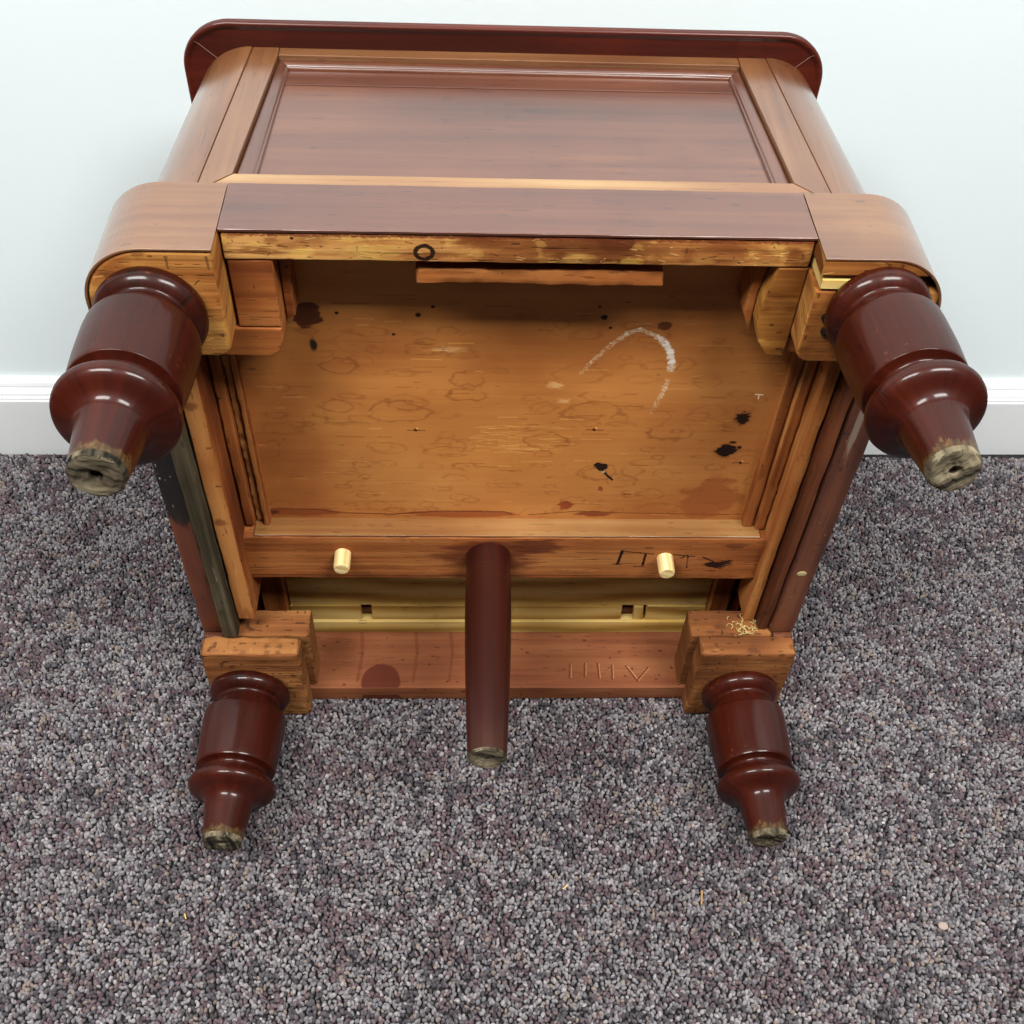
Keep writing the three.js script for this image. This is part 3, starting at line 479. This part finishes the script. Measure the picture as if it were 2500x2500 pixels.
// back rail on the floor, with its carved numerals
{
  const p = new Paint(.42, .08, 1536, 292); p.wood({ dark: [128, 68, 42], mid: [164, 96, 62], light: [194, 126, 86], seed: 571, rings: 30, ringAmt: .12, streak: .5, pores: .5, blotch: .8, fig: .5, spots: .02 }).at(-.2, -.06);
  p.each(-.13, -.085, -.02, .0076, (u, v, k) => { const d = Math.hypot((u + .1085) / .0178, (v - .001) / .0195) + (vn(u * 300, v * 300, 3) - .5) * .06; p.mix(k, [108, 46, 30], .85 * (1 - sm(.96, 1.03, d))); });
  p.blob(-.15, -.03, .02, .03, [122, 66, 34], .4, .6, .7, 6, 2).blob(.12, .002, .07, .012, [140, 72, 46], .5, .7, .5, 5, 2);
  for (const x of [-.129, -.078, -.045]) p.stroke([[x, -.055], [x + .002, -.03], [x - .001, 0]], .0018, [116, 56, 30], .35, .6, 5);
  p.k = [.5, .52, .5];
  const cut = (a) => { p.stroke(a, .0013, [120, 56, 32], .8, .3, 5, -.5); p.stroke(a.map(([x, y]) => [x + .0011, y]), .0006, [224, 158, 108], .9, .3, 6); };
  cut([[.067, -.018], [.066, -.003]]); cut([[.081, -.019], [.08, -.005]]); cut([[.093, -.019], [.0932, -.003]]); cut([[.1062, -.0165], [.1055, -.002]]); cut([[.1195, -.0155], [.1288, 0]]); cut([[.1398, -.0135], [.1288, 0]]);
  p.scatter(30, 573, (x, y, r) => p.blob(x, y, .0006 + r(), .0006, [70, 32, 16], 0));
  p.scatter(40, 574, (x, y, r) => p.blob(x, y, .0008 + r() * .0014, .0007 + r() * .0007, [96, 42, 22], .8, .5, .3, r() * 999 | 0));
  board('back_rail', [-.186, .186], [0, .0195], [-.055, .0075], woodMat(p, { rough: .66, bump: .0005 }), C, { place: [-.2, -.06], amp: .0005, r: .0012, step: .01 });
}
// rear corner blocks, each of two pieces
for (const s of [-1, 1]) {
  const p = new Paint(.12, .12, 512, 512); p.wood({ dark: [96, 54, 28], mid: [150, 90, 48], light: [188, 126, 72], seed: 580 + s, rings: 60, ringAmt: .2, streak: .5, pores: .5, blotch: 1.1, spots: .12 }).at(0, 0);
  p.k = [.56, .57, .56];
  p.scatter(90, 583 + s, (x, y, r) => p.blob(x, y, .0012 + r() * .005, .001 + r() * .003, r() < .75 ? [74, 38, 20] : [206, 150, 90], .12 + r() * .34, .9, .6, r() * 999 | 0, 3, -.15));
  const m = woodMat(p, { rough: .75, bump: .0012 });
  const X = (a, b) => s < 0 ? [-b, -a] : [a, b];
  board('leg_block', X(.1715, .2555), [0, .1005], [.0045, .0245], m, C, { amp: .0013, r: .0028, step: .004, freq: 70 });
  board('glue_block', X(.1655, .2375), [.002, .0995], [-.0235, .0038], m, C, { amp: .0008, r: .002, step: .006 });
  board('plinth_corner', X(.2382, .2558), [.001, .0972], [ZB, .0038], M.brown, C, { grain: 'y', amp: .0004, r: .002 });
}
// underside of the pull-out drawer: pale pine boards, notched lower edge
board('drawer_board', [-.1935, .1955], [.0535, .13], [-.069, -.0612], M.pine, C, { amp: .0003, r: .0008, step: .02 });
board('drawer_board', [-.1935, -.1285], [.0335, .0545], [-.069, -.0592], M.pine, C, { amp: .0002, r: .0006 });
board('drawer_board', [-.1185, .116], [.0335, .0545], [-.069, -.0592], M.pine, C, { amp: .0002, r: .0006 });
board('drawer_board', [.1395, .1955], [.0315, .0545], [-.069, -.0592], M.pine, C, { amp: .0002, r: .0006 });
mesh('dovetail', woodUV(extr(new THREE.Shape([[.1285, .0305], [.1385, .0305], [.1362, .0528], [.1272, .0528]].map(q => new THREE.Vector2(...q))), -.069, -.0594, .0005), 'y', M.pine), M.pine, C);
board('drawer_board', [-.1935, .1955], [.001, .0328], [-.078, -.0567], M.pine, C, { amp: .0004, r: .001 });
board('drawer_board', [-.1935, .1955], [.03, .06], [-.078, -.0692], M.pine, C, {});
board('drawer_side', [-.216, -.1942], [.01, .15], [-.078, -.053], M.raw, C, { grain: 'y', amp: .0004 });
board('drawer_side', [.1962, .2135], [.01, .15], [-.078, -.053], M.raw, C, { grain: 'y', amp: .0004 });
board('drawer_front', [-.2, .2], [.128, .14], [-.15, -.0695], M.raw, C, {});

// ------------------------------------------------------------------ legs
const legProf = [[0, 0], [.029, 0], [.0322, .0008], [.034, .0028], [.0347, .0058], [.0344, .0086], [.0332, .0112], [.0308, .0134], [.0284, .0146], [.0270, .0150], [.0264, .0168], [.0268, .0190], [.0279, .0225], [.0288, .0255], [.0287, .0270], [.0291, .0277], [.0322, .0284], [.0340, .0291], [.0346, .0308], [.0349, .038], [.0348, .045], [.0346, .053], [.0342, .062], [.0336, .070], [.0329, .0785], [.0325, .0804], [.0318, .0810], [.0264, .0812], [.0248, .083], [.0248, .0858], [.0260, .0870], [.0284, .0873], [.0293, .0887], [.0289, .0899], [.0302, .0903], [.033, .0913], [.035, .0932], [.0358, .0956], [.0358, .098], [.0348, .1005], [.0326, .1024], [.0295, .1037], [.0258, .105], [.0228, .1068], [.0208, .1094], [.0197, .1125], [.0188, .118], [.0178, .126], [.0168, .134], [.0158, .1415]];
function denser(p, maxd) { const o = [p[0]]; for (let i = 1; i < p.length; i++) { const n = Math.max(1, Math.ceil(Math.abs(p[i][1] - p[i - 1][1]) / maxd)); for (let k = 1; k <= n; k++) o.push([p[i - 1][0] + (p[i][0] - p[i - 1][0]) * k / n, p[i - 1][1] + (p[i][1] - p[i - 1][1]) * k / n]); } return o; }
const legPaint = (seed) => {
  const p = new Paint(.16, .22, 768, 768).wood({ dark: [58, 20, 11], mid: [80, 29, 15], light: [102, 42, 22], seed, rings: 60, ringAmt: .14, streak: .6, pores: .6, blotch: .6 }).at(0, 0); p.k = [.38, .28, .2];
  p.each(0, .16, 0, .22, (u, v, k) => { const e = .1365 + (fbm(v * 60, u * 40, seed, 3) - .5) * .012; const m = sm(e - .0015, e + .002, u) * sm(.3, .5, fbm(u * 420, v * 300, seed + 2, 3) + sm(.136, .142, u) * .3); if (m > 0) { const t = fbm(u * 260, v * 260, seed + 6, 3); p.mix(k, [60 + 120 * t, 54 + 110 * t, 36 + 86 * t], m * .85); p.b[k] += (t - .5) * m * .8; } });
  p.scatter(26, seed + 4, (x, y, r) => p.stroke([[x, y], [x + (r() - .5) * .006, y + (r() - .5) * .008]], .00035, r() < .5 ? [150, 96, 70] : [30, 12, 8], .7, .4, r() * 999 | 0));
  p.scatter(34, seed + 8, (x, y, r) => { const u = r() < .45 ? .0035 + r() * .006 : r() < .6 ? .0935 + r() * .006 : .03 + r() * .05; p.blob(u, y, .0004 + r() * .0009, .0005 + r() * r() * .004, r() < .6 ? [164, 108, 76] : [26, 11, 8], .35 + r() * .45, .8, .4, r() * 999 | 0, 2, -.2); });
  p.scatter(14, seed + 5, (x, y, r) => p.blob(x, y, .0006 + r() * .0006, .0005 + r() * .0004, [28, 12, 8], .8));
  return p;
};
const legMats = [1, 2].map(i => { const p = legPaint(700 + i * 10); return woodMat(p, { rough: .5, ior: 1.45, bump: .00018, coat: .36, coatRough: .15, spec: .3 }); });
const legG = (() => {
  const g = new THREE.LatheGeometry(denser(legProf, .003).map(([r, z]) => new THREE.Vector2(r, z)), 72); const uv = g.attributes.uv, p = g.attributes.position;
  for (let i = 0; i < uv.count; i++) uv.setXY(i, p.getY(i) / .16, uv.getX(i));
  for (let i = 0; i < p.count; i++) { const a = Math.atan2(p.getX(i), p.getZ(i)), k = 1 + (vn(Math.cos(a) * 2 + 5, Math.sin(a) * 2 + p.getY(i) * 60, 4) - .5) * .006; p.setXYZ(i, p.getX(i) * k, p.getY(i), p.getZ(i) * k); }
  g.rotateX(Math.PI / 2); g.rotateZ(Math.PI); return g;
})();
function tipGeo(R, z0, z1, hole, seed) {                   // worn end of a leg, with the hole left by a castor
  const pr = [[R, z0], [R * .995, z0 + (z1 - z0) * .5], [R * .97, z1 - .0016], [R * .9, z1 - .0003], [R * .8, z1], [R * .62, z1 + .0002], [R * .45, z1 - .0004], [hole * 1.15, z1 - .0006], [hole, z1 - .0016], [hole * .9, z1 - .007], [0, z1 - .0075]];
  const d = []; for (let i = 0; i < pr.length; i++) { d.push(pr[i]); if (i + 1 < pr.length && i < 7) for (const t of [.33, .66]) d.push([pr[i][0] + (pr[i + 1][0] - pr[i][0]) * t, pr[i][1] + (pr[i + 1][1] - pr[i][1]) * t]); }
  const g = new THREE.LatheGeometry(d.map(([r, z]) => new THREE.Vector2(r, z)), 48), p = g.attributes.position;
  for (let i = 0; i < p.count; i++) { const x = p.getX(i), y = p.getY(i), z = p.getZ(i), f = sm(z0, z1 - .002, y), e = (n3(x * 260, z * 260, y * 160, seed) - .5) * .0026 + (n3(x * 800, z * 800, y * 300, seed + 4) - .5) * .0014; p.setXYZ(i, x * (1 + e * 18 * f), y + e * f * (Math.hypot(x, z) > hole * 1.1 ? 1 : .2), z * (1 + e * 18 * f)); }
  g.rotateX(Math.PI / 2); smoothNormals(g); return g;
}
[[-.2180, .4655, -.2172, .4785, .0202, 0, 0, .96], [.2155, .4745, .2190, .4865, .0202, 1, 1, .915], [-.2195, .046, -.2255, .0430, .0238, 0, 2, 1], [.2145, .044, .2180, .0415, .0238, 1, 3, .98]].forEach(([x0, y0, x1, y1, z0, pi, mi, k]) => {
  const m = legMats[pi], leg = mesh('leg', legG, m, C);
  leg.position.set(x0, y0, z0); const L = .1665 - z0, sc = L / .1463; leg.scale.set(k, k, sc); leg.rotation.set(-(y1 - y0) / L, (x1 - x0) / L, 0);
  const tip = mesh('foot_tip', woodUV(tipGeo(.0158, .1413, .1463, .0036, 800 + mi * 7), 'z', M.tip), M.tip, leg); tip.rotation.z = mi;
});
{ // plain middle leg
  const p = new Paint(.2, .14, 768, 512).wood({ dark: [48, 17, 11], mid: [62, 23, 15], light: [78, 32, 20], seed: 751, rings: 80, ringAmt: .2, streak: .6, pores: .3, blotch: .4 }).at(0, 0);
  p.k = [.6, .42, .32];
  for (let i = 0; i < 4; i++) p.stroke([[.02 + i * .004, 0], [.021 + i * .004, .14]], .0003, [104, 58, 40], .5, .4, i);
  p.each(.155, .2, 0, .14, (u, v, k) => { const t = fbm(u * 50, v * 50, 5, 4); p.mix(k, [86, 66, 50], .35 * sm(.16, .186, u + (t - .5) * .03)); });
  const m = woodMat(p, { rough: .5, bump: .0001, coat: .35, coatRough: .28, spec: .4 });
  const pr = denser([[.0178, 0], [.0181, .02], [.0183, .06], [.0178, .09], [.0168, .12], [.0155, .155], [.0144, .18], [.0141, .1838]], .01);
  const g = new THREE.LatheGeometry(pr.map(([r, z]) => new THREE.Vector2(r, z)), 64), uv = g.attributes.uv, q = g.attributes.position; for (let i = 0; i < uv.count; i++) uv.setXY(i, q.getY(i) / .2, uv.getX(i)); g.rotateX(Math.PI / 2);
  const leg = mesh('leg', g, m, C); leg.position.set(-.0125, .1825, -.0185); leg.rotation.set(-(.1845 - .1825) / .185, (-.0155 + .0125) / .185, 0);
  mesh('foot_tip', woodUV(tipGeo(.0141, .1836, .1862, .0008, 860), 'z', M.tip), M.tip, leg);
}

// ------------------------------------------------------------------ litter
{
  const mk = (name, g, col, label, cat) => { const m = mesh(name, g, new THREE.MeshStandardMaterial({ color: col, roughness: .9 }), scene); return top(m, label, cat); };
  mk('wood_splinter', boardGeo(.0018, .0012, .0125, { r: .0003, amp: .0002 }).rotateY(-.18).translate(.165, .0006, .197), 0x9a7448, 'tan splinter of wood lying on the carpet beside the foot of a turned leg', 'splinter');
  mk('wood_splinter_001', boardGeo(.0014, .001, .006, { r: .0003, amp: .0002 }).rotateY(-.9).translate(.0525, .0006, .187), 0xd0a878, 'short pale brown wood chip on open carpet below the middle leg', 'splinter');
  mk('wood_splinter_002', boardGeo(.0012, .001, .005, { r: .0003, amp: .0002 }).rotateY(.4).translate(-.255, .0006, .208), 0xcdb054, 'tiny yellow wood chip on carpet beyond the darker turned foot', 'splinter');
  mk('plaster_flake', new THREE.SphereGeometry(1, 14, 8).scale(.0042, .0012, .0034).translate(.361, .0004, .2225), 0x94847a, 'round pale pinkish flake lying alone on the carpet', 'flake');
  mk('lint', new THREE.SphereGeometry(1, 10, 8).scale(.0016, .001, .0011).translate(.333, .001, .133), 0xb4b0aa, 'white speck of lint on the carpet by the turned leg', 'lint');
  // curled shavings and dust left on the rear corner block
  const r = rng(33), gs = []; for (let i = 0; i < 34; i++) { const x = .196 + r() * .03, z = -.015 + r() * .018, a = r() * 6.28, L = .001 + r() * .0022; const pts = [0, .5, 1].map(t => new THREE.Vector3(x + Math.cos(a + t * 1.4) * L * t * 2, .1 + (.0006 + Math.sin(t * 3.1) * .0012 * r()), z + Math.sin(a + t * 1.4) * L * t * 2)); gs.push(new THREE.TubeGeometry(new THREE.CatmullRomCurve3(pts), 5, .00026 + r() * .0002, 4)); }
  const m = mk('wood_shavings', mergeGeometries(gs), 0xb8a468, 'small heap of pale wood shavings on the rear corner block', 'shavings'); m.userData.kind = 'stuff';
}
scene.traverse(o => { if (o.isMesh) { o.castShadow = true; o.receiveShadow = true; } });
renderer.render(scene, camera);
